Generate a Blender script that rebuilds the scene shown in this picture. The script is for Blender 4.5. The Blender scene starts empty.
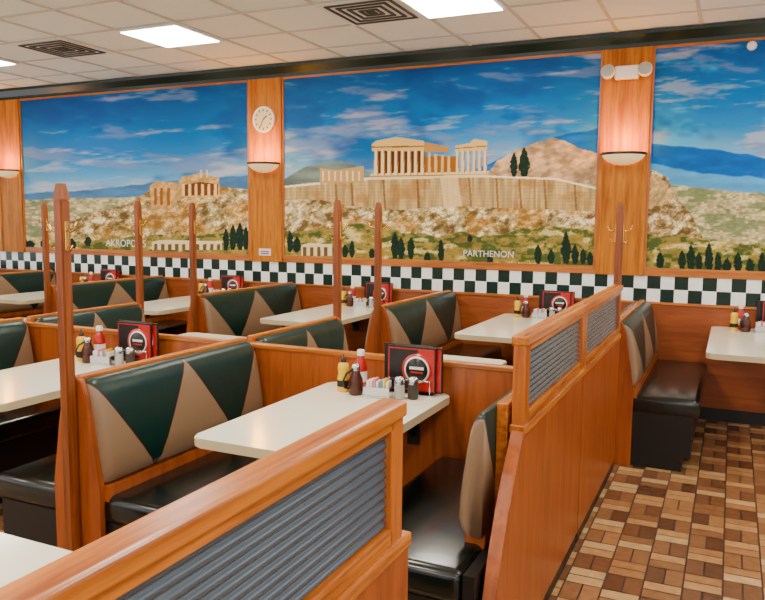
import bpy, bmesh, math, random
import numpy as np
from mathutils import Vector, Matrix
random.seed(4)
scene=bpy.context.scene
COL=scene.collection
# ------------------------------------------------------------ camera model
F=750.2; TH=math.radians(24.912); PI_=math.radians(6.052); RO=math.radians(.568); H=1.544
YW=6.372
def survey(X,Y,Z):
    rr=X*math.cos(TH)+Y*math.sin(TH); fw=-X*math.sin(TH)+Y*math.cos(TH); D=Z-H
    dep=fw*math.cos(PI_)-D*math.sin(PI_); up=fw*math.sin(PI_)+D*math.cos(PI_)
    a=F*rr/dep; b=-F*up/dep
    return 382.5+a*math.cos(RO)-b*math.sin(RO), 300+a*math.sin(RO)+b*math.cos(RO)
Rv=Vector((math.cos(TH),math.sin(TH),0)); Fh=Vector((-math.sin(TH),math.cos(TH),0))
Fv=Fh*math.cos(PI_)-Vector((0,0,math.sin(PI_))); Uv=Fh*math.sin(PI_)+Vector((0,0,math.cos(PI_)))
CR=Rv*math.cos(RO)+Uv*math.sin(RO); CU=Uv*math.cos(RO)-Rv*math.sin(RO)
cam=bpy.data.cameras.new('camera'); camo=bpy.data.objects.new('camera',cam); COL.objects.link(camo)
M=Matrix((( CR.x,CU.x,-Fv.x,0),(CR.y,CU.y,-Fv.y,0),(CR.z,CU.z,-Fv.z,H),(0,0,0,1)))
camo.matrix_world=M; cam.sensor_width=36; cam.lens=F/765*36; cam.clip_start=.02; scene.camera=camo
def W(u,v):
    d=CR*((u-382.5)/F)+CU*((300-v)/F)+Fv
    t=(YW-.012)/d.y
    return d.x*t, H+d.z*t
# ------------------------------------------------------------ materials
def lin(c):
    return tuple(((x/255)/12.92 if x/255<=.04045 else ((x/255+.055)/1.055)**2.4) for x in c)
def newmat(name):
    m=bpy.data.materials.new(name); m.use_nodes=True
    nt=m.node_tree; b=nt.nodes['Principled BSDF']; return m,nt,b
def mat(name,c,rough=.5,metal=0,emit=0,noise=0,nscale=30,bump=0,coat=0,ecol=None,trans=0):
    m,nt,b=newmat(name); L=lin(c)
    b.inputs['Base Color'].default_value=(*L,1); b.inputs['Roughness'].default_value=rough; b.inputs['Metallic'].default_value=metal
    b.inputs['Coat Weight'].default_value=coat; b.inputs['Coat Roughness'].default_value=.15
    b.inputs['Transmission Weight'].default_value=trans
    if emit:
        b.inputs['Emission Color'].default_value=(*lin(ecol or c),1); b.inputs['Emission Strength'].default_value=emit
    tc=nt.nodes.new('ShaderNodeTexCoord'); n=nt.nodes.new('ShaderNodeTexNoise'); n.inputs['Scale'].default_value=nscale; n.inputs['Detail'].default_value=4
    nt.links.new(tc.outputs['Object'],n.inputs['Vector'])
    mx=nt.nodes.new('ShaderNodeMix'); mx.data_type='RGBA'
    k=max(noise,.03)
    mx.inputs[6].default_value=(*[x*(1-k) for x in L],1); mx.inputs[7].default_value=(*[min(1,x*(1+k)) for x in L],1)
    nt.links.new(n.outputs['Fac'],mx.inputs[0]); nt.links.new(mx.outputs[2],b.inputs['Base Color'])
    if bump:
        bp=nt.nodes.new('ShaderNodeBump'); bp.inputs['Strength'].default_value=bump; bp.inputs['Distance'].default_value=.003
        nt.links.new(n.outputs['Fac'],bp.inputs['Height']); nt.links.new(bp.outputs[0],b.inputs['Normal'])
    return m
def wood(name,c1,c2,axis='Z',rough=.35,fine=26,spec=.5):
    m,nt,b=newmat(name)
    tc=nt.nodes.new('ShaderNodeTexCoord'); mp=nt.nodes.new('ShaderNodeMapping')
    s=[fine]*3; s['XYZ'.index(axis)]=1.4; mp.inputs['Scale'].default_value=s
    nt.links.new(tc.outputs['Object'],mp.inputs['Vector'])
    n=nt.nodes.new('ShaderNodeTexNoise'); n.inputs['Scale'].default_value=1.6; n.inputs['Detail'].default_value=7; n.inputs['Roughness'].default_value=.65; n.inputs['Distortion'].default_value=.5
    nt.links.new(mp.outputs[0],n.inputs['Vector'])
    r=nt.nodes.new('ShaderNodeValToRGB'); r.color_ramp.elements[0].position=.34; r.color_ramp.elements[0].color=(*lin(c2),1)
    r.color_ramp.elements[1].position=.6; r.color_ramp.elements[1].color=(*lin(c1),1)
    nt.links.new(n.outputs['Fac'],r.inputs[0]); nt.links.new(r.outputs[0],b.inputs['Base Color'])
    b.inputs['Roughness'].default_value=rough; b.inputs['Specular IOR Level'].default_value=spec
    bp=nt.nodes.new('ShaderNodeBump'); bp.inputs['Strength'].default_value=.12; bp.inputs['Distance'].default_value=.002
    nt.links.new(n.outputs['Fac'],bp.inputs['Height']); nt.links.new(bp.outputs[0],b.inputs['Normal'])
    return m
OAKY=wood('oak_rail',(208,120,30),(150,70,10),'Y',.26)
OAKX=wood('oak_rail_x',(196,114,32),(146,72,12),'X',.3)
OAKZ=wood('oak_stile',(196,106,28),(144,66,10),'Z',.28)
POSTM=wood('post_wood',(156,80,26),(104,46,10),'Z',.35)
PANEL=wood('laminate_panel',(174,86,22),(136,60,12),'Z',.36,16)
WAINS=wood('wainscot_laminate',(160,80,26),(130,58,16),'X',.4,14)
PILM=wood('pilaster_oak',(196,118,12),(152,80,2),'Z',.5,18,.25)
GREEN=(0,42,36)
def vinyl():
    m,nt,b=newmat('bench_vinyl_zigzag'); N=nt.nodes; Lk=nt.links
    tc=N.new('ShaderNodeUVMap'); sp=N.new('ShaderNodeSeparateXYZ'); Lk.new(tc.outputs[0],sp.inputs[0])
    def math_(op,a,bv=None):
        n=N.new('ShaderNodeMath'); n.operation=op
        for i,x in enumerate((a,bv)):
            if x is None: continue
            if isinstance(x,(int,float)): n.inputs[i].default_value=x
            else: Lk.new(x,n.inputs[i])
        return n.outputs[0]
    s2=math_('MULTIPLY',sp.outputs[0],2.0); fr=math_('FRACT',s2); d=math_('ABSOLUTE',math_('SUBTRACT',fr,.5)); d=math_('MULTIPLY',d,2)
    t=math_('MULTIPLY',math_('SUBTRACT',sp.outputs[1],.03),1.03)
    df=math_('SUBTRACT',t,d); g=math_('GREATER_THAN',df,0); seam=math_('LESS_THAN',math_('ABSOLUTE',df),.022)
    mx=N.new('ShaderNodeMix'); mx.data_type='RGBA'; mx.inputs[6].default_value=(*lin((142,114,86)),1); mx.inputs[7].default_value=(*lin(GREEN),1); Lk.new(g,mx.inputs[0])
    m2=N.new('ShaderNodeMix'); m2.data_type='RGBA'; m2.inputs[7].default_value=(*lin((40,30,24)),1); Lk.new(seam,m2.inputs[0]); Lk.new(mx.outputs[2],m2.inputs[6])
    Lk.new(m2.outputs[2],b.inputs['Base Color']); b.inputs['Roughness'].default_value=.34; b.inputs['Specular IOR Level'].default_value=.4
    o=N.new('ShaderNodeTexCoord'); n=N.new('ShaderNodeTexNoise'); n.inputs['Scale'].default_value=7; Lk.new(o.outputs['Object'],n.inputs['Vector'])
    bp=N.new('ShaderNodeBump'); bp.inputs['Strength'].default_value=.4; bp.inputs['Distance'].default_value=.01; Lk.new(n.outputs['Fac'],bp.inputs['Height']); Lk.new(bp.outputs[0],b.inputs['Normal'])
    return m
VINYL=vinyl()
SEAT=mat('seat_vinyl',(10,18,15),.22,noise=.2,nscale=6,bump=.5,coat=.2)
BLACK=mat('black_base',(14,12,11),.45)
TABLE=mat('table_laminate',(255,248,222),.14,noise=.03,nscale=40,coat=.3)
TEDGE=mat('table_edge',(210,194,154),.35)
CHROME=mat('chrome',(200,200,200),.18,1)
STEEL=mat('dark_steel',(60,60,62),.35,.8)
WHITE=mat('white_plastic',(235,232,225),.4)
GREENP=mat('crown_green',(8,30,20),.3)
CEIL=mat('ceiling_tile_mat',(246,244,232),.9,noise=.1,nscale=90,bump=.4)
TBAR=mat('ceiling_tbar',(206,200,184),.6)
WALLP=mat('wall_paint',(205,195,172),.8)
DARKGAP=mat('vent_dark',(70,66,60),.8)
RED=mat('ketchup_red',(190,16,12),.25,coat=.3); YEL=mat('mustard_yellow',(240,190,10),.3); BRASS=mat('brass',(230,180,90),.2,1)
GLASSM=mat('shaker_glass',(225,225,220),.12,trans=.5); PEP=mat('pepper',(60,50,42),.6); PINK=mat('packet_pink',(235,120,140),.6); BLUE=mat('packet_blue',(90,140,210),.6)
MENUB=mat('menu_black',(12,9,9),.35); MENUR=mat('menu_red',(186,22,16),.3); BROWNG=mat('syrup_brown',(70,26,10),.15)
RIB=mat('ribbed_panel',(92,104,114),.18,.45,noise=.15,nscale=8)
# ------------------------------------------------------------ mesh builder
class MB:
    def __init__(s): s.bm=bmesh.new(); s.uv=s.bm.loops.layers.uv.new('UVMap'); s.mats=[]
    def mi(s,m):
        if m not in s.mats: s.mats.append(m)
        return s.mats.index(m)
    def box(s,x0,x1,y0,y1,z0,z1,m,bev=0,seg=2,smooth=False):
        t=bmesh.new(); bmesh.ops.create_cube(t,size=1)
        for v in t.verts: v.co=Vector(((x0+x1)/2+v.co.x*(x1-x0),(y0+y1)/2+v.co.y*(y1-y0),(z0+z1)/2+v.co.z*(z1-z0)))
        if bev: bmesh.ops.bevel(t,geom=t.edges[:],offset=bev,segments=seg,affect='EDGES',profile=.5)
        s.merge(t,m,smooth)
    def merge(s,t,m,smooth=False,matrix=None):
        if matrix is not None: bmesh.ops.transform(t,matrix=matrix,verts=t.verts[:])
        bmesh.ops.recalc_face_normals(t,faces=t.faces[:])
        i=s.mi(m)
        for f in t.faces: f.material_index=i; f.smooth=smooth
        me=bpy.data.meshes.new('t'); t.to_mesh(me); t.free(); s.bm.from_mesh(me); bpy.data.meshes.remove(me)
    def prism(s,pts,axis,lo,hi,m,bev=0,smooth=False):
        t=bmesh.new(); 
        def P(a,b,c):
            return {'X':(c,a,b),'Y':(a,c,b),'Z':(a,b,c)}[axis]
        A=[t.verts.new(P(a,b,lo)) for a,b in pts]; B=[t.verts.new(P(a,b,hi)) for a,b in pts]
        t.faces.new(A); t.faces.new(B[::-1]); n=len(pts)
        for i in range(n): t.faces.new((A[i],B[i],B[(i+1)%n],A[(i+1)%n]))
        if bev: bmesh.ops.bevel(t,geom=t.edges[:],offset=bev,segments=2,affect='EDGES')
        s.merge(t,m,smooth)
    def lathe(s,prof,cx,cy,cz,m,seg=24,a0=0,a1=2*math.pi,matrix=None):
        t=bmesh.new(); full=abs(a1-a0-2*math.pi)<1e-6; n=seg if full else seg+1
        rings=[[t.verts.new((cx+r*math.cos(a0+(a1-a0)*k/seg),cy+r*math.sin(a0+(a1-a0)*k/seg),cz+z)) for k in range(n)] for r,z in prof]
        for a,b in zip(rings,rings[1:]):
            for k in range(seg):
                k2=(k+1)%n
                t.faces.new((a[k],a[k2],b[k2],b[k]))
        bmesh.ops.remove_doubles(t,verts=t.verts[:],dist=1e-6)
        s.merge(t,m,True,matrix)
    def tube(s,pts,r,m,seg=8):
        t=bmesh.new(); pts=[Vector(p) for p in pts]; rings=[]
        for i,p in enumerate(pts):
            d=(pts[min(i+1,len(pts)-1)]-pts[max(i-1,0)]).normalized()
            a=d.orthogonal().normalized() if i==0 else (a-d*a.dot(d)).normalized()
            b=d.cross(a); rings.append([t.verts.new(p+(a*math.cos(q)+b*math.sin(q))*r) for q in [2*math.pi*k/seg for k in range(seg)]])
        for A,B in zip(rings,rings[1:]):
            for k in range(seg): t.faces.new((A[k],A[(k+1)%seg],B[(k+1)%seg],B[k]))
        t.faces.new(rings[0]); t.faces.new(rings[-1][::-1]); s.merge(t,m,True)
    def pad(s,sgn,x0,ya,L,m,thick=1.):
        prof=[(0,.50),(.08,.50),(.112,.515),(.124,.55),(.12,.62),(.108,.70),(.092,.78),(.076,.85),(.06,.89),(.04,.912),(.02,.918),(0,.916)]
        t=bmesh.new(); uv=t.loops.layers.uv.new('UVMap'); ys=[0,.004,.012,.025,.05]+[.05+(L-.1)*k/10 for k in range(1,10)]+[L-.05,L-.025,L-.012,L-.004,L]
        rings=[]
        for y in ys:
            e=min(y,L-y); k=min(1,e/.04); sc=.62+.38*math.sqrt(1-(1-k)**2)
            rings.append([t.verts.new((x0+sgn*dx*sc*thick,ya+y,.5+(z-.5)*(1-.06*(1-sc)/.38) )) for dx,z in prof])
        def fu(f):
            for l in f.loops: l[uv].uv=((l.vert.co.y-ya)/L,(l.vert.co.z-.5)/.418)
        n=len(prof)
        for A,B in zip(rings,rings[1:]):
            for k in range(n): fu(t.faces.new((A[k],A[(k+1)%n],B[(k+1)%n],B[k])))
        fu(t.faces.new(rings[0])); fu(t.faces.new(rings[-1][::-1])); s.merge(t,m,True)
    def mesh(s,name):
        me=bpy.data.meshes.new(name); s.bm.to_mesh(me); s.bm.free()
        for m in s.mats: me.materials.append(m)
        return me
def place(name,me,loc=(0,0,0),parent=None,rz=0):
    o=bpy.data.objects.new(name,me); o.location=loc; o.rotation_euler=(0,0,rz); COL.objects.link(o)
    if parent: o.parent=parent
    return o
# ------------------------------------------------------------ layout constants
XB=-2.289; P=1.652; LX=lambda k: XB+k*P
XLW=-8.95; XRW=2.7; YR=-3.2; ZC=3.036; ZC0=.916; ZC1=1.122; ZM0=1.17; ZM1=2.917
T=.206/2
# ------------------------------------------------------------ floor
def build_floor():
    bm=bmesh.new(); c=.155; g=.0035
    cols=[(194,146,92),(172,122,76),(208,170,116),(104,68,44),(148,102,64),(124,82,52)]
    ms=[mat('floor_tile_%d'%i,c_,.26,noise=.35,nscale=22,bump=.12) for i,c_ in enumerate(cols)]
    gm=mat('floor_grout',(64,44,32),.7); rnd=random.Random(2)
    def quad(x0,x1,y0,y1,z,i):
        f=bm.faces.new([bm.verts.new(p) for p in ((x0,y0,z),(x1,y0,z),(x1,y1,z),(x0,y1,z))]); f.material_index=i
    quad(XLW,XRW,YR,YW,-.004,6)
    nx=int((XRW-XLW)/c)+1; ny=int((YW-YR)/c)+1
    for i in range(nx):
        for j in range(ny):
            x=XLW+i*c; y=YR+j*c; x1=min(x+c,XRW); y1=min(y+c,YW)
            for q in range(2):
                if (i+j)%2: b=(x,x1,y+q*(y1-y)/2,y+(q+1)*(y1-y)/2); wts=[4,3,3,0,1,0]
                else: b=(x+q*(x1-x)/2,x+(q+1)*(x1-x)/2,y,y1); wts=[0,1,0,3,3,4]
                k=rnd.choices(range(6),wts)[0]
                if b[1]-b[0]>3*g and b[3]-b[2]>3*g: quad(b[0]+g,b[1]-g,b[2]+g,b[3]-g,0,k)
    me=bpy.data.meshes.new('floor'); bm.to_mesh(me); bm.free()
    for m in ms+[gm]: me.materials.append(m)
    place('floor',me)
build_floor()
# ------------------------------------------------------------ ceiling
b=MB(); b.box(XLW,XRW,YR,YW,ZC+.003,ZC+.08,CEIL); place('ceiling',b.mesh('ceiling'))
GX=-2.118; GY=5.287; GS=.606
b=MB()
k=-20
while True:
    x=GX+k*GS; k+=1
    if x<XLW: continue
    if x>XRW: break
    b.box(x-.012,x+.012,YR,YW,ZC-.006,ZC+.002,TBAR)
k=3
while True:
    y=GY+k*GS; k-=1
    if y>YW: continue
    if y<YR: break
    b.box(XLW,XRW,y-.012,y+.012,ZC-.0055,ZC+.002,TBAR)
place('trim_ceiling_grid',b.mesh('grid'))
LAMP=mat('troffer_diffuser',(255,252,245),.5,emit=37,ecol=(255,248,234))
b=MB(); b.box(.0,GS,0,GS,-.022,-.007,WHITE); b.box(.03,GS-.03,.03,GS-.03,-.026,-.0215,LAMP); tro=b.mesh('troffer')
for i in (-2,-1,0,1):
    for j in (0,1,2,3):
        place('ceiling_light_panel',tro,(GX+i*4*GS,GY-GS-j*4*GS,ZC))
b=MB(); b.box(0,GS,0,GS,-.014,-.007,WHITE)
for q in range(4):
    s=.05+q*.06; b.box(s,GS-s,s,s+.02,-.022,-.013,DARKGAP);b.box(s,GS-s,GS-s-.02,GS-s,-.022,-.013,DARKGAP);b.box(s,s+.02,s,GS-s,-.022,-.013,DARKGAP);b.box(GS-s-.02,GS-s,s,GS-s,-.022,-.013,DARKGAP)
b.box(.27,GS-.27,.27,GS-.27,-.022,-.013,DARKGAP)
ven=b.mesh('vent')
place('ceiling_air_vent',ven,(GX-GS,GY-GS,ZC)); place('ceiling_air_vent',ven,(GX-6*GS,GY-GS,ZC))
# ------------------------------------------------------------ walls
b=MB(); b.box(XLW-.1,XRW+.1,YW,YW+.12,-.01,ZC+.08,WALLP); place('wall_back',b.mesh('wb'))
def windowed(name,axis,pos,lo,hi,out,nwin):
    b=MB()
    def bx(a0,a1,z0,z1,m=WALLP,t0=0,t1=.12):
        c0,c1=sorted((pos+out*t0,pos+out*t1))
        if axis=='X': b.box(c0,c1,a0,a1,z0,z1,m)
        else: b.box(a0,a1,c0,c1,z0,z1,m)
    bx(lo,hi,-.01,.85); bx(lo,hi,2.65,ZC+.08)
    w=(hi-lo)/nwin
    for i in range(nwin+1):
        a=lo+i*w; bx(max(lo,a-.12),min(hi,a+.12),.85,2.65)
    place(name,b.mesh(name))
    for i in range(nwin):
        b=MB(); a0=lo+i*w+.12; a1=lo+(i+1)*w-.12
        for (p,q,z0,z1) in ((a0,a1,.85,.9),(a0,a1,2.6,2.65),(a0,a0+.05,.9,2.6),(a1-.05,a1,.9,2.6),((a0+a1)/2-.02,(a0+a1)/2+.02,.9,2.6)):
            bx(p,q,z0,z1,BLACK,.03,.09)
        place('window_%s_%d'%(name[5:],i+1),b.mesh('win'))
windowed('wall_left','X',XLW,YR,YW,-1,4)
windowed('wall_front','Y',YR,XLW-.1,XRW+.1,-1,5)
windowed('wall_right','X',XRW,YR,YW,1,4)
b=MB(); b.box(XLW,XRW,YW-.012,YW,.10,ZC0-.02,WAINS); b.box(XLW,XRW,YW-.022,YW,ZC0-.022,ZC0-.002,OAKX,.004); place('trim_wainscot',b.mesh('wains'))
b=MB(); b.box(XLW,XRW,YW-.02,YW,0,.10,BLACK); place('baseboard_back',b.mesh('bb'))
def checker():
    m,nt,bs=newmat('checker_tile'); tc=nt.nodes.new('ShaderNodeTexCoord'); ck=nt.nodes.new('ShaderNodeTexChecker')
    mp=nt.nodes.new('ShaderNodeMapping'); mp.inputs['Location'].default_value=(0,.5,.0001); mp.inputs['Scale'].default_value=(1/T,0,1/T)
    nt.links.new(tc.outputs['Object'],mp.inputs[0]); nt.links.new(mp.outputs[0],ck.inputs['Vector']); ck.inputs['Scale'].default_value=1
    ck.inputs['Color1'].default_value=(*lin((252,252,248)),1); ck.inputs['Color2'].default_value=(*lin((4,38,28)),1)
    nt.links.new(ck.outputs['Color'],bs.inputs['Base Color']); bs.inputs['Roughness'].default_value=.2; return m
b=MB(); b.box(0,XRW-XLW,-.01,0,0,ZC1-ZC0,checker()); place('trim_checker_tile',b.mesh('chk'),(XLW,YW,ZC0))
b=MB(); b.box(XLW,XRW,YW-.022,YW,ZC1,ZM0,OAKX,.005); place('trim_chair_rail',b.mesh('cr'))
b=MB(); b.prism([(YW,ZM1+.0),(YW-.03,ZM1+.0),(YW-.035,ZM1+.03),(YW-.06,ZM1+.06),(YW-.085,ZC-.03),(YW-.09,ZC-.006),(YW,ZC-.006)],'X',XLW,XRW,GREENP); place('trim_crown_back',b.mesh('crown'))
b=MB(); b.box(XLW,XRW,YW-.02,YW,ZM1-.014,ZM1,OAKX); place('trim_picture_rail',b.mesh('pr'))
PIL=[(-4.436,-4.049),(-1.016,-.641),(-8.07,-7.68),(2.38,2.69)]
for a,c in PIL:
    b=MB(); b.box(a,c,YW-.03,YW,ZC1,ZM1,PILM); b.box(a,a+.035,YW-.038,YW-.02,ZC1,ZM1,PILM,.004); b.box(c-.035,c,YW-.038,YW-.02,ZC1,ZM1,PILM,.004)
    place('wall_pilaster',b.mesh('pil'))
# ------------------------------------------------------------ mural painting (vertex painted)
def hsh(ix,iy,seed):
    n=(ix.astype(np.int64)*374761393+iy.astype(np.int64)*668265263+seed*982451653)&0xffffffff
    n=((n^(n>>13))*1274126177)&0xffffffff
    return ((n^(n>>16))&0xffff)/65535.
def vn(x,y,seed):
    ix=np.floor(x);iy=np.floor(y);fx=x-ix;fy=y-iy;fx=fx*fx*(3-2*fx);fy=fy*fy*(3-2*fy)
    a=hsh(ix,iy,seed);b_=hsh(ix+1,iy,seed);c=hsh(ix,iy+1,seed);d=hsh(ix+1,iy+1,seed)
    return (a*(1-fx)+b_*fx)*(1-fy)+(c*(1-fx)+d*fx)*fy
def fbm(x,y,o=5,seed=1,g=.55):
    r=0;a=.5;t=0
    for i in range(o): r=r+a*vn(x,y,seed+i);t+=a;x=x*2.03+7;y=y*2.03+3;a*=g
    return r/t
def ss(a,b_,x): t=np.clip((x-a)/(b_-a),0,1);return t*t*(3-2*t)
def paint(U,V):
    C=np.zeros(U.shape+(3,))
    def lay(mask,col,al=1.):
        m=(mask*al)[...,None]; col=np.asarray(col,float)
        C[...]=C*(1-m)+col*m
    def poly(pts):
        ins=np.zeros(U.shape,bool);n=len(pts)
        for i in range(n):
            x1,y1=pts[i];x2,y2=pts[(i+1)%n]
            if y1==y2: continue
            c=((y1>V)!=(y2>V))&(U<(x2-x1)*(V-y1)/(y2-y1)+x1); ins^=c
        return ins.astype(float)
    def under(pts,amp=0,sc=12,seed=5,soft=.8):
        xs,ys=zip(*pts); y=np.interp(U,xs,ys)+amp*(fbm(U/sc,U*0+seed,4,seed)-.5)*2
        return ss(-soft,soft,V-y)*(U>=xs[0])*(U<=xs[-1])
    # sky
    top=99-.0745*(U-20); t=np.clip((V-top)/(np.interp(U,[0,250,283,600,650,800],[195,180,172,150,152,160])-top),0,1)[...,None]
    c0=np.array((18,80,150.));c1=np.array((44,116,184.));c2=np.array((140,182,212.))
    sk=np.where(t<.6,c0+(c1-c0)*t/.6,c1+(c2-c1)*(t-.6)/.4); C[...]=sk
    n=fbm(U/75+V/55,V/15-U/160,5,11); lay(ss(.5,.74,n),(134,142,178),.65)
    n=fbm(U/55-3,V/9+U/120,5,31); lay(ss(.55,.74,n),(214,196,200),.5)
    lay(ss(.5,.72,fbm(U/34+V/20,V/12,5,37))*ss(470,300,U)*(U>270)*ss(.0,.3,t[...,0])*ss(.9,.5,t[...,0]),(172,164,186),.5)
    n=fbm(U/40,V/20,4,51); lay(ss(.5,.7,n)*(U>640),(100,172,228),.7)
    lay(ss(.50,.72,fbm(U/60,V/30,4,77)),(12,56,124),.45)
    # distant mountains
    n=fbm(U/22,V/6,5,3)[...,None]
    lay(under([(-600,190),(20,194),(70,191),(120,186),(180,180),(252,176)],2,14),np.array((86,122,160))*(.8+.4*n))
    lay(under([(283,180),(298,170),(318,163),(335,161),(352,164),(372,173),(400,178)],1.5,9),np.array((112,128,122))*(.66+.7*n))
    lay(under([(470,172),(500,158),(530,146),(565,134),(603,128)],1.5,12),np.array((48,102,172))*(.8+.4*n))
    nn=np.clip((fbm(U/10+V/9,V/7-U/20,5,91)-.3)/.4,0,1)[...,None]
    lay(under([(486,176),(498,160),(515,150),(535,143),(553,138),(565,140),(580,149),(603,155)],1.2,8),np.array((226,186,148))*(.66+.38*nn))
    lay(under([(640,142),(670,146),(720,150),(765,158),(1400,175)],1.5,15),np.array((40,98,180))*(.8+.35*n))
    lay(under([(640,160),(690,172),(765,178),(1400,185)],2,15),np.array((106,164,212))*(.85+.3*n))
    # plain / city
    pl=under([(-600,200),(20,200),(120,197),(252,190)],1.5,18)+under([(283,186),(603,184)],1,10)+under([(640,182),(700,188),(765,194),(1400,205)],1.5,20)
    cell=hsh(np.floor(U/3.2),np.floor(V/1.8),9)[...,None]; cn=fbm(U/16,V/7,5,21)[...,None]
    lay(np.clip(pl,0,1),np.array((218,202,156))*(.50+.36*cell+.36*cn))
    lay(np.clip(pl,0,1)*ss(.5,.62,fbm(U/18,V/6,4,41)),(96,112,78),.7)
    # rocks
    rk=np.clip((fbm(U/8+V/9,V/7-U/22,6,61,.62)-.3)/.4,0,1); rk2=fbm(U/30,V/12,4,67); rdg=1-np.abs(fbm(U/11-V/16,V/9,5,63,.6)-.5)*14
    rdg2=1-np.abs(fbm(U/6+V/18,V/10,4,64,.6)-.5)*16; rdg3=1-np.abs(fbm(U/5-V/12,V/6,4,68,.6)-.5)*16
    rf=np.clip((fbm(U/3.5+V/6,V/3.2,4,65,.6)-.3)/.4,0,1)
    def rock(mask,base=(250,224,172)):
        lay(mask,np.array(base)*(.48+.34*rk[...,None]+.26*rf[...,None]))
        lay(mask*ss(.52,.62,rk2),np.array((160,144,84))*(.5+.7*rk[...,None]),.5); lay(mask*ss(.60,.76,rk),(255,244,210),.75)
        lay(mask*ss(.2,1,rdg),(104,74,40),.65); lay(mask*ss(.4,1,rdg2),(120,88,50),.55); lay(mask*ss(.5,1,rdg3),(150,112,68),.4); lay(mask*ss(.30,.16,rk),(88,68,38),.7)
        lay(mask*ss(.5,.64,fbm(U/24+4,V/16,4,69)),(222,156,86),.35)
    rock(poly([(40,238),(70,222),(95,212),(130,203),(150,190),(225,187),(252,190),(252,232),(200,243),(90,246)]))
    rock(np.clip(under([(283,200),(310,197),(330,196),(603,196)],2,9),0,1))
    rock(poly([(640,172),(654,170),(668,178),(674,196),(690,212),(704,240),(640,244)]),(236,204,156))
    lay(poly([(640,176),(656,174),(668,184),(672,204),(640,208)]),np.array((214,180,132))*(.7+.4*rf[...,None]),.8)
    # lower foreground greens
    fg=np.clip(under([(-600,246),(20,240),(90,238),(252,232)],4,14)+under([(283,232),(360,226),(440,236),(520,232),(603,224)],5,20)+under([(640,232),(700,238),(765,246),(1400,250)],4,20),0,1)
    gn=fbm(U/14,V/6,5,71)
    lay(fg,np.array((200,174,98))*(.45+.65*gn[...,None]),.9); lay(fg*ss(.46,.58,fbm(U/9,V/5,5,73)),(56,76,36),.8); lay(fg*ss(.58,.7,gn),(240,218,162),.75); lay(fg*ss(.5,1,rdg2),(70,70,36),.5)
    # citadel wall B
    w=poly([(283,187),(318,184),(372,178),(490,177),(556,179),(598,187),(603,190),(603,212),(560,210),(500,208),(455,206),(400,210),(350,206),(322,200),(283,199)])
    vs=fbm(U/2.2,V/30,3,81)[...,None]; cr=(np.abs((V/3.2)%1-.5)>.42)[...,None]
    lay(w,np.array((224,190,138))*(.60+.5*vs)*(1-.14*cr)); lay(w*ss(.5,.7,fbm(U/20,V/14,4,83)),(164,118,74),.5)
    for x in (336,352,384,418,447,470,497,520,545,575): lay(w*(np.abs(U-x-(V-190)*.06)<1.1),(114,80,52),.7)
    lay(poly([(283,186),(372,177),(490,175.5),(556,178),(603,189),(603,191),(556,180),(490,177.5),(372,179.5),(283,188)]),(252,234,198))
    lay(poly([(440,178),(458,178),(462,206),(444,208)]),(240,210,162),.8)
    # small ruin left of temple (B)
    lay(poly([(320,168),(336,170),(364,166),(364,182),(320,184)]),(196,160,114)); 
    for x in range(322,362,6): lay(poly([(x,171),(x+2,171),(x+2,181),(x,181)]),(238,214,172))
    # Parthenon
    lay(poly([(376,149),(425,150),(425,174),(376,176)]),(84,46,24))
    lay(poly([(425,156),(458,156),(458,175),(425,175)]),(152,100,58))
    lay(poly([(370,174),(489,171),(489,177),(370,179)]),(238,212,166)); lay(poly([(370,176),(489,173.5),(489,174.5),(370,177)]),(152,112,74))
    lay(poly([(372,144),(376,141),(396,137),(424,141),(424,151),(372,151)]),(232,192,134)); lay(poly([(372,146.5),(424,145.5),(424,146.7),(372,148)]),(140,92,52))
    lay(poly([(424,142),(449,147),(449,152),(424,152)]),(192,144,94))
    lay(poly([(455,146),(470,143),(474,139),(487,141),(487,150),(455,152)]),(230,190,134)); lay(poly([(455,148),(487,145.5),(487,146.5),(455,149)]),(134,90,52))
    for i in range(8):
        x=374.5+i*6.6; lay(poly([(x,150.5),(x+3.6,150.5),(x+4,175),(x-.4,175)]),(248,220,168)); lay(poly([(x+2.6,150.5),(x+3.6,150.5),(x+4,175),(x+2.8,175)]),(170,120,72))
    for i in range(4):
        x=428+i*6.5; lay(poly([(x,153+i),(x+2.6,153+i),(x+2.8,174),(x-.2,174)]),(228,188,132))
    for i in range(6):
        x=456+i*5.6; lay(poly([(x,150.5),(x+3,150.5),(x+3.2,173),(x-.2,173)]),(244,214,162)); lay(poly([(x+2.2,150.5),(x+3,150.5),(x+3.2,173),(x+2.3,173)]),(164,114,70))
    # Propylaea A
    lay(poly([(150,186),(156,181),(178,183),(182,177),(200,173),(219,178),(220,197),(176,199),(174,208),(151,210)]),np.array((216,172,118))*(.8+.3*rf[...,None]))
    lay(poly([(182,185),(200,182),(218,184),(218,195),(182,196)]),(108,64,36))
    for i in range(6):
        x=182+i*6.4; lay(poly([(x,184),(x+2.6,184),(x+2.8,196),(x-.2,196)]),(242,206,150))
    for x in (154,160,167): lay(poly([(x,188),(x+3,188),(x+3,205),(x,205)]),(148,98,58))
    for x in (200,206): lay(poly([(x,170),(x+2,170),(x+2,178),(x,178)]),(234,202,152))
    # theatre ruins at bottom
    for (xa,xb,y0,y1) in ((152,222,240,250),(301,332,243,256)):
        lay(poly([(xa,y0+2),(xa+8,y0),(xb,y0+1),(xb,y1),(xa,y1)]),(234,214,172))
        for x in np.arange(xa+2,xb-3,7.): lay(poly([(x,y0+4),(x+3.5,y0+4),(x+3.5,y1),(x,y1)]),(102,82,54))
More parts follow.
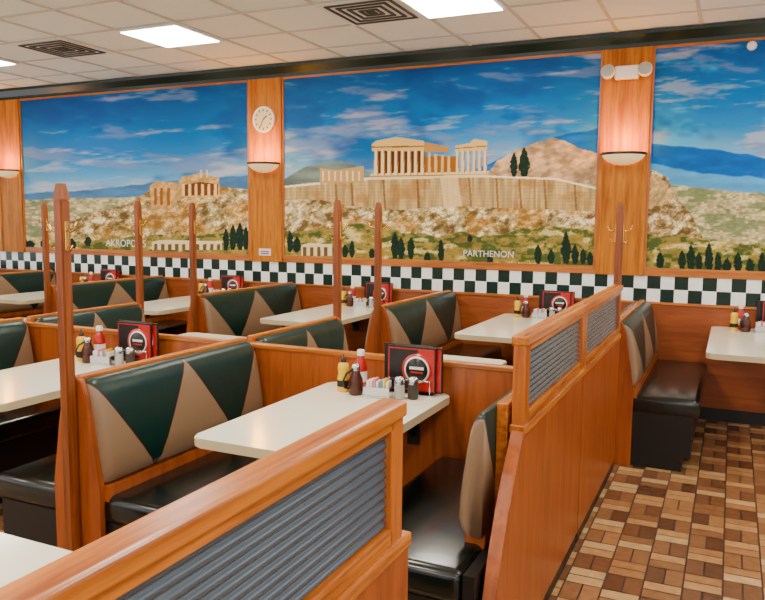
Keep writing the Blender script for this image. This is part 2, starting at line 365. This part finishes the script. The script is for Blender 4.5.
    # cypresses
    def cyp(x,yb,h,w,col=(14,36,22)):
        q=np.clip((yb-V)/h,0,1); hw=w/2*np.sin(np.pi*np.clip(.12+q*.88,0,1))**.8*(.8+.5*vn(U/1.5,V/2,5))
        lay(((np.abs(U-x)<hw)&(V<yb)&(V>yb-h)).astype(float),np.array(col)*(.7+.7*vn(U/1.3,V/1.6,7)[...,None]))
    for a in [(514,177,25,7),(524,177,30,10),(395,258,26,8),(401,259,22,7),(411,259,22,7),(441,261,22,6),(427,262,10,6),(538,264,20,7),(551,264,15,7),(566,264,33,9),(575,264,20,7),(583,264,16,6),(590,265,14,6),(290,252,22,6),(297,252,16,7),(345,258,14,6),(352,258,18,5),(470,242,8,5),(490,264,10,6),(372,258,10,7),
        (226,250,22,6),(233,250,26,7),(240,250,28,8),(246,250,24,6),(30,250,10,9),(45,250,14,8),(58,250,10,8),(72,250,12,8),(88,246,10,7),(140,249,9,6),(24,249,14,6),
        (660,268,16,8),(682,270,20,7),(691,270,26,8),(699,270,18,7),(709,272,30,8),(718,272,20,7),(727,272,14,8),(738,274,22,8),(750,274,16,8),(762,276,24,8),(790,278,26,9),(820,280,30,9)]: cyp(*a)
    return C/255.
def mural_mat():
    m,nt,b=newmat('mural_paint'); a=nt.nodes.new('ShaderNodeAttribute'); a.attribute_name='paint'
    tc=nt.nodes.new('ShaderNodeTexCoord'); n=nt.nodes.new('ShaderNodeTexNoise'); n.inputs['Scale'].default_value=60; nt.links.new(tc.outputs['Object'],n.inputs['Vector'])
    hs=nt.nodes.new('ShaderNodeHueSaturation'); hs.inputs['Saturation'].default_value=1.16; hs.inputs['Value'].default_value=1.02
    nt.links.new(a.outputs['Color'],hs.inputs['Color']); nt.links.new(hs.outputs[0],b.inputs['Base Color'])
    bp=nt.nodes.new('ShaderNodeBump'); bp.inputs['Strength'].default_value=.1; bp.inputs['Distance'].default_value=.002; nt.links.new(n.outputs['Fac'],bp.inputs['Height']); nt.links.new(bp.outputs[0],b.inputs['Normal'])
    b.inputs['Roughness'].default_value=.7; b.inputs['Specular IOR Level'].default_value=.25; return m
MURAL=mural_mat()
def mural(x0,x1):
    step=.005; nx=int((x1-x0)/step); nz=int((ZM1-ZM0)/step)
    xs=np.linspace(x0,x1,nx); zs=np.linspace(ZM0,ZM1,nz); X,Z=np.meshgrid(xs,zs)
    U,V=survey(X,YW-.012,Z); C=paint(U,V); C=np.clip(C,0,1); Lc=np.where(C<=.04045,C/12.92,((C+.055)/1.055)**2.4)
    co=np.stack([X-x0,np.zeros_like(X),Z-ZM0],-1).reshape(-1,3)
    idx=np.arange(nx*nz).reshape(nz,nx); q=np.stack([idx[:-1,:-1],idx[:-1,1:],idx[1:,1:],idx[1:,:-1]],-1).reshape(-1,4)
    me=bpy.data.meshes.new('mural'); me.vertices.add(len(co)); me.vertices.foreach_set('co',co.ravel())
    me.loops.add(q.size); me.loops.foreach_set('vertex_index',q.ravel().astype(np.int32)); me.polygons.add(len(q)); me.polygons.foreach_set('loop_start',np.arange(0,q.size,4,dtype=np.int32))
    me.update(calc_edges=True)
    ca=me.color_attributes.new('paint','FLOAT_COLOR','POINT'); ca.data.foreach_set('color',np.concatenate([Lc.reshape(-1,3),np.ones((nx*nz,1))],1).ravel().astype(np.float32))
    me.materials.append(MURAL)
    o=place('wall_mural',me,(x0,YW-.012,ZM0))
    b=MB(); w=x1-x0; h=ZM1-ZM0
    b.box(0,w,-.014,.01,-.004,.018,OAKX); b.box(0,w,-.014,.01,h-.02,h,OAKX); b.box(0,.018,-.0145,.01,0,h,OAKZ); b.box(w-.018,w,-.0145,.01,0,h,OAKZ)
    place('frame',b.mesh('frame'),(0,0,0),o); return o
mA=mural(-7.68,-4.436); mB=mural(-4.049,-1.016); mC=mural(-.641,2.38); mural(XLW,-8.07)
def label(txt,u0,u1,v,par,col=(225,225,220)):
    x0,z=W(u0,v); x1,_=W(u1,v); cu=bpy.data.curves.new(txt,'FONT'); cu.body=txt; cu.size=1; cu.extrude=.0
    o=bpy.data.objects.new('lettering',cu); COL.objects.link(o); bpy.context.view_layer.update(); wd=o.dimensions.x
    s=(x1-x0)/wd; cu.size=s; cu.materials.append(mat('lettering_paint',col,.6)); o.rotation_euler=(math.pi/2,0,0)
    o.parent=par; o.location=(x0-par.location.x,-.004,z-par.location.z)
label('AKROPOLIS',106,146,246,mA); label('PARTHENON',463,513,256,mB)
# ------------------------------------------------------------ wall fixtures
SCW=mat('sconce_glass',(250,236,205),.4,emit=.6,ecol=(255,205,120)); SCI=mat('sconce_inner',(255,180,40),.5,emit=9,ecol=(255,176,20))
for (a,c) in PIL[:3]:
    xc=(a+c)/2
    zt=2.10
    b=MB(); r=.17
    b.lathe([(r,0),(r+.006,.0),(r+.006,-.018),(r-.002,-.02)],0,0,0,STEEL,24,math.pi,2*math.pi)
    b.lathe([(r-.002,-.02),(r-.02,-.042),(r-.05,-.065),(r-.09,-.085),(.03,-.095),(0,-.095)],0,0,0,SCW,24,math.pi,2*math.pi)
    b.lathe([(r-.004,-.012),(.001,-.012)],0,0,0,SCI,24,math.pi,2*math.pi)
    b.box(-.06,.06,-.01,.0,-.08,-.005,STEEL)
    o=place('wall_sconce',b.mesh('sconce'),(xc,YW-.038,zt))
    l=bpy.data.lights.new('sconce_bulb','POINT'); l.energy=12; l.color=(1,.40,.0); l.shadow_soft_size=.05
    lo=bpy.data.objects.new('bulb',l); COL.objects.link(lo); lo.parent=o; lo.location=(0,-.15,.10)
# emergency light
x,z=W(628,74); b=MB(); b.box(-.09,.09,-.07,0,-.05,.05,WHITE,.01)
for sx in (-1,1):
    mt=Matrix.Translation((sx*.14,-.06,.0))@Matrix.Rotation(math.radians(75),4,'X')
    b.lathe([(.0,-.04),(.03,-.035),(.05,0),(.055,.04),(.05,.045)],0,0,0,WHITE,20,matrix=mt); b.lathe([(.05,.043),(0,.046)],0,0,0,GLASSM,20,matrix=mt)
    b.box(sx*.10-.02,sx*.10+.02,-.05,-.03,-.012,.012,WHITE)
place('emergency_light',b.mesh('emerg'),(x,YW-.038,z))
# clock
x,z=W(266,120); b=MB(); mt=Matrix.Rotation(math.pi/2,4,'X')
b.lathe([(.0,0),(.125,0),(.128,.02),(.118,.03),(.108,.022)],0,0,0,WHITE,40,matrix=mt); b.lathe([(.11,.02),(0,.0201)],0,0,0,mat('clock_face',(222,204,166),.5),40,matrix=mt)
for k in range(12):
    a=k*math.pi/6; t=bmesh.new(); bmesh.ops.create_cube(t,size=1)
    b.merge(t,BLACK,matrix=Matrix.Rotation(a,4,'Y')@Matrix.Translation((0,-.022,.09))@Matrix.Diagonal((.009,.002,.024,1)))
for a,l,w in ((.9,.055,.011),(3.6,.08,.008)):
    t=bmesh.new(); bmesh.ops.create_cube(t,size=1); b.merge(t,BLACK,matrix=Matrix.Rotation(a,4,'Y')@Matrix.Translation((0,-.024,l/2))@Matrix.Diagonal((w,.002,l,1)))
place('wall_clock',b.mesh('clock'),(x,YW-.038,z))
x,z=W(752,46); b=MB(); b.lathe([(0,0),(.035,0),(.03,.03),(0,.035)],0,0,0,WHITE,24,matrix=mt); place('smoke_detector',b.mesh('det'),(x,YW-.013,z))
x,z=W(266,252); b=MB(); b.box(-.07,.07,-.004,0,-.035,.035,WHITE); b.box(-.05,.05,-.006,-.003,.0,.012,MENUR);b.box(-.05,.05,-.006,-.003,-.02,-.01,BLACK); place('wall_notice_sign',b.mesh('sign'),(x,YW-.03,z+.0))
# ------------------------------------------------------------ benches
def bench_mesh(L,sides,slim=False):
    b=MB(); b.box(-.02,.02,(.34 if slim else 0),L,.30,.93,OAKY,.004)
    if slim: b.box(-.018,.02,0.01,.35,.0,.46,BLACK)
    hw=.02
    for s in sides:
        if slim: b.pad(s,s*hw,.20,L-.21,VINYL,.72)
        else: b.pad(s,s*hw,.01,L-.02,VINYL)
        xs=sorted((s*hw,s*(.09 if slim else .14))); b.box(xs[0],xs[1],(.24 if slim else .015),L-.005,.44,.505,PANEL)
        xs=sorted((s*(.02 if slim else .08),s*.51)); b.box(xs[0],xs[1],.012,L-.005,.345,.462,SEAT,.035,4,True)
        xs=sorted((s*.02,s*.47)); b.box(xs[0],xs[1],.02,L-.005,.09,.355,BLACK)
        xs=sorted((s*.02,s*.42)); b.box(xs[0],xs[1],.03,L-.005,0,.09,BLACK)
    lo=-1 if -1 in sides else 0; hi=1 if 1 in sides else 0
    if not slim:
        R=[(.12,0),(.12,.50),(.104,.60),(.083,.74),(.06,.86),(.038,.915)]
        pts=[(x if hi else .02,z) for x,z in R]+[(.0,.935)]+[(-x if lo else -.02,z) for x,z in R[::-1]]
        b.prism(pts,'Y',-.012,.014,PANEL,.003)
    return b.mesh('bench')
def post_mesh():
    b=MB(); r=.022
    b.prism([(-r,-r),(r,-r),(r,r),(-r,r)],'Z',0,1.61,POSTM,.005)
    t=bmesh.new(); bmesh.ops.create_cone(t,segments=4,radius1=r*1.414,radius2=.018,depth=.06,cap_ends=True); b.merge(t,POSTM,matrix=Matrix.Translation((0,0,1.64))@Matrix.Rotation(math.pi/4,4,'Z'))
    for s in (-1,1):
        b.tube([(s*.021,0,1.50),(s*.045,0,1.49),(s*.065,0,1.50),(s*.073,0,1.53)],.005,BRASS); b.tube([(s*.021,0,1.44),(s*.04,0,1.42),(s*.05,0,1.44)],.004,BRASS)
        b.box(min(s*.021,s*.026),max(s*.021,s*.026),-.010,.010,1.42,1.53,BRASS,.002)
    return b.mesh('post')
PM=post_mesh()
R1=(2.10,3.215); RM=(3.272,4.20); R2=(4.885,6.345); R0=(.10,1.30)
L1=R1[1]-R1[0]; LM=RM[1]-RM[0]; L2=R2[1]-R2[0]; L0=R0[1]-R0[0]
b1=bench_mesh(L1,(1,-1)); bM=bench_mesh(LM,(1,-1)); b2=bench_mesh(L2,(1,-1)); b0=bench_mesh(L0,(1,-1))
for k in (0,-1,-2,-3):
    place('booth_bench',b1,(LX(k),R1[0],0)); place('coat_hook_post',PM,(LX(k),R1[0]-.038,0))
    place('booth_bench',bM,(LX(k),RM[1],0),rz=math.pi); place('coat_hook_post',PM,(LX(k),RM[1]+.038,0))
for k in (1,0,-1,-2,-3):
    place('booth_bench',b2,(LX(k),R2[0],0)); place('coat_hook_post',PM,(LX(k),R2[0]-.038,0))
place('booth_bench',b0,(LX(0),R0[1],0),rz=math.pi)
bs1=bench_mesh(3.215-2.10,(-1,),True); place('booth_bench',bs1,(-.68,2.10,0))
bsM=bench_mesh(LM,(1,)); place('booth_bench',bsM,(-.68,RM[1],0),rz=math.pi)
bs0=bench_mesh(L0,(1,)); place('booth_bench',bs0,(-.70,R0[1],0),rz=math.pi)
bL=bench_mesh(L1,(1,)); place('booth_bench',bL,(XLW+.03,R1[0],0)); bL2=bench_mesh(L2,(1,)); place('booth_bench',bL2,(XLW+.03,R2[0],0))
# row divider
b=MB(); b.box(XLW,-.66,3.225,3.262,0,.885,PANEL); b.box(XLW,-.66,3.22,3.267,.875,.90,OAKX,.005); place('booth_row_divider',b.mesh('divider'))
# ------------------------------------------------------------ partitions
def partition(y0,y1,X=-.625,zt=1.165,curved=False,foot=0.):
    L=y1-y0
    b=MB()
    if curved:
        pr=[(L,.06),(L,.845),(.0,.845),(-.03,.80),(-.10,.72),(-.17,.62),(-.24,.50),(-.30,.36),(-.33,.2),(-.33,.06)]
        b.prism(pr,'X',-.022,.022,PANEL,.003); b.box(-.03,.03,-.003,L+.003,.83,.862,OAKY,.006); b.box(-.018,.018,-.32,L-.01,0,.07,BLACK)
    else:
        b.box(-.022,.022,0,L+foot,0.06,.845,PANEL); b.box(-.03,.03,-.003,L+.003+foot,.83,.862,OAKY,.006)
        b.box(-.018,.018,.01,L-.01,0,.07,BLACK)
    b.box(-.022,.022,0,.06,.85,zt-.02,OAKZ,.003); b.box(-.022,.022,L-.06,L,.85,zt-.02,OAKZ,.003)
    b.box(-.022,.022,.05,L-.05,.862,.90,OAKY,.003); b.box(-.022,.022,.05,L-.05,zt-.055,zt-.02,OAKY,.003)
    b.box(-.030,.030,-.003,L+.003,zt-.035,zt,OAKY,.007,3)
    z0=.898; z1=zt-.053; n=10; t=bmesh.new(); N=n*10; rows=[]
    for i in range(N+1):
        z=z0+(z1-z0)*i/N; x=.0065*abs(math.sin(math.pi*i/10))
        rows.append([t.verts.new((x+.004,.055,z)),t.verts.new((x+.004,L-.055,z)),t.verts.new((-x-.004,.055,z)),t.verts.new((-x-.004,L-.055,z))])
    for A,B in zip(rows,rows[1:]): t.faces.new((A[0],A[1],B[1],B[0])); t.faces.new((A[2],B[2],B[3],A[3]))
    b.merge(t,RIB,True)
    return place('booth_partition',b.mesh('partition'),(X,y0,0))
partition(.47,1.44,-.638,foot=.035); partition(-1.6,.462,-.638)
partition(2.44,3.545,curved=True); partition(3.553,4.80)
# ------------------------------------------------------------ tables
def table_mesh(w,L,hung=True):
    b=MB(); t=bmesh.new(); r=.05
    def rr(z):
        out=[]
        for cx,cy,a0 in ((w-r,L-r,0),(r,L-r,90),(r,r,180),(w-r,r,270)):
            for q in range(7):
                a=math.radians(a0+q*15); out.append(t.verts.new((cx+r*math.cos(a),cy+r*math.sin(a),z)))
        return out
    A=rr(0);B=rr(-.036); t.faces.new(A)
    t.faces.new(B[::-1]); n=len(A)
    for i in range(n): t.faces.new((A[i],B[i],B[(i+1)%n],A[(i+1)%n]))
    bmesh.ops.bevel(t,geom=[e for e in t.edges if abs(e.verts[0].co.z-e.verts[1].co.z)<1e-6],offset=.004,segments=2,affect='EDGES')
    b.merge(t,TABLE,False)
    ei=b.mi(TEDGE)
    for f in b.bm.faces:
        if f.normal.z<.5: f.material_index=ei
    if hung:
        for x in (w*.3,w*.7):
            b.box(x-.02,x+.02,L*.35,L-.004,-.066,-.036,STEEL,.004); b.prism([(L-.004,-.22),(L-.03,-.22),(L-.24,-.066),(L-.004,-.066)],'X',x-.008,x+.008,STEEL)
            b.box(x-.03,x+.03,L-.012,L-.002,-.26,-.036,STEEL)
    else:
        b.lathe([(.20,-.745),(.20,-.735),(.05,-.70),(.038,-.69),(.038,-.06),(.14,-.055),(.14,-.036)],w/2,L/2,0,STEEL,20)
    return b.mesh('table')
WT=.633
t1=table_mesh(WT,3.217-2.129); tM=table_mesh(WT,.90); t2=table_mesh(WT,6.352-4.985); t0m=table_mesh(WT,1.05,False)
TX=lambda k: -1.765+k*P
for k in (0,-1,-2,-3):
    place('dining_table',t1,(TX(k),2.129,.75)); place('dining_table',tM,(TX(k)+WT,4.172,.75),rz=math.pi)
for k in (1,0,-1,-2,-3): place('dining_table',t2,(TX(k),4.985,.75))
place('dining_table',t0m,(TX(0),.2,.75))
# ------------------------------------------------------------ condiments
b=MB(); b.lathe([(0,0),(.026,0),(.029,.01),(.029,.06),(.024,.085),(.027,.11),(.024,.13),(.012,.137),(.012,.14)],0,0,0,YEL,20); b.lathe([(.013,.137),(.013,.15),(.005,.155),(.003,.175),(0,.175)],0,0,0,BLACK,16)
b.lathe([(.0295,.025),(.0295,.055)],0,0,0,BLACK,20); mus=b.mesh('mustard')
b=MB(); b.lathe([(0,0),(.027,0),(.031,.012),(.031,.09),(.026,.125),(.015,.15),(.014,.16)],0,0,0,RED,20); b.lathe([(.018,.158),(.018,.182),(.015,.186),(0,.186)],0,0,0,WHITE,20); b.lathe([(.0315,.035),(.0315,.085)],0,0,0,WHITE,20); ket=b.mesh('ketchup')
b=MB(); b.lathe([(0,0),(.02,0),(.024,.006),(.023,.07)],0,0,0,GLASSM,16); b.lathe([(.0245,.068),(.0245,.085),(.018,.1),(0,.104)],0,0,0,CHROME,16); salt=b.mesh('salt')
b=MB(); b.lathe([(0,0),(.02,0),(.024,.006),(.023,.07)],0,0,0,PEP,16); b.lathe([(.0245,.068),(.0245,.085),(.018,.1),(0,.104)],0,0,0,CHROME,16); pep=b.mesh('pepper')
b=MB(); b.lathe([(0,0),(.03,0),(.034,.01),(.033,.07),(.02,.1),(.016,.115)],0,0,0,BROWNG,20); b.lathe([(.02,.112),(.021,.125),(.015,.14),(0,.142)],0,0,0,CHROME,20); b.tube([(.03,0,.03),(.055,0,.035),(.06,0,.07),(.045,0,.1),(.018,0,.115)],.005,BLACK); syr=b.mesh('syrup')
b=MB(); b.box(-.06,.06,-.035,.035,0,.012,CHROME,.003); b.box(-.06,-.055,-.035,.035,.01,.05,CHROME); b.box(.055,.06,-.035,.035,.01,.05,CHROME); b.box(-.06,.06,-.036,-.032,.012,.05,CHROME); b.box(-.06,.06,.032,.036,.012,.05,CHROME)
for i,m in enumerate((WHITE,WHITE,PINK,WHITE,BLUE,YEL,WHITE)):
    x=-.048+i*.015; b.box(x,x+.011,-.028,.028,.012,.075+.005*(i%3),m)
cad=b.mesh('caddy')
def menus():
    b=MB()
    for i,(dx,y,tl) in enumerate(((0,0,0),(.025,.022,0),(-.035,.044,0))):
        b.box(-.12+dx,.12+dx,y,y+.012,.012,.222,MENUB,.002)
        if i<2:
            b.box(-.114+dx,.114+dx,y-.0015,y,.020,.214,MENUR); b.box(-.108+dx,.108+dx,y-.0025,y-.001,.026,.208,MENUB)
            b.box(.035+dx,.108+dx,y-.0028,y-.001,.026,.208,MENUR)
            mtx=Matrix.Translation((dx+.03,y-.0031,.117))@Matrix.Rotation(math.pi/2,4,'X')
            b.lathe([(.074,0),(.074,.001),(0,.0012)],0,0,0,MENUR,32,matrix=mtx); b.lathe([(.062,.0012),(.062,.002),(0,.0022)],0,0,0,WHITE,32,matrix=mtx); b.lathe([(.054,.0022),(.054,.003),(0,.0032)],0,0,0,MENUB,32,matrix=mtx)
            b.box(dx-.005,dx+.065,y-.0085,y-.005,.119,.131,WHITE); b.box(dx+.0,dx+.06,y-.0085,y-.005,.101,.109,MENUR)
    b.box(-.11,.11,-.02,.075,0,.008,CHROME,.002)
    for x in (-.10,.10): b.tube([(x,-.018,.005),(x,-.018,.07),(x,-.016,.075)],.003,CHROME); b.tube([(x,.07,.005),(x,.07,.1)],.003,CHROME)
    b.tube([(-.10,-.018,.07),(.10,-.018,.07)],.003,CHROME)
    return b.mesh('menus')
men=menus()
def cluster(tx,yf):
    z=.7505
    place('menu_holder',men,(tx+.46,yf-.085,z))
    place('ketchup_bottle',ket,(tx+.20,yf-.08,z)); place('mustard_bottle',mus,(tx+.155,yf-.17,z)); place('syrup_dispenser',syr,(tx+.235,yf-.20,z),rz=4.0)
    place('sugar_packet_caddy',cad,(tx+.35,yf-.20,z),rz=.15); place('salt_shaker',salt,(tx+.45,yf-.19,z)); place('pepper_shaker',pep,(tx+.505,yf-.165,z))
for k in (0,-1,-2,-3): cluster(TX(k),3.212)
for k in (1,0,-1,-2,-3): cluster(TX(k),6.335)
# ------------------------------------------------------------ world
w=bpy.data.worlds.new('world'); scene.world=w; w.use_nodes=True; bg=w.node_tree.nodes['Background']; bg.inputs[0].default_value=(.92,.94,1,1); bg.inputs[1].default_value=2.3
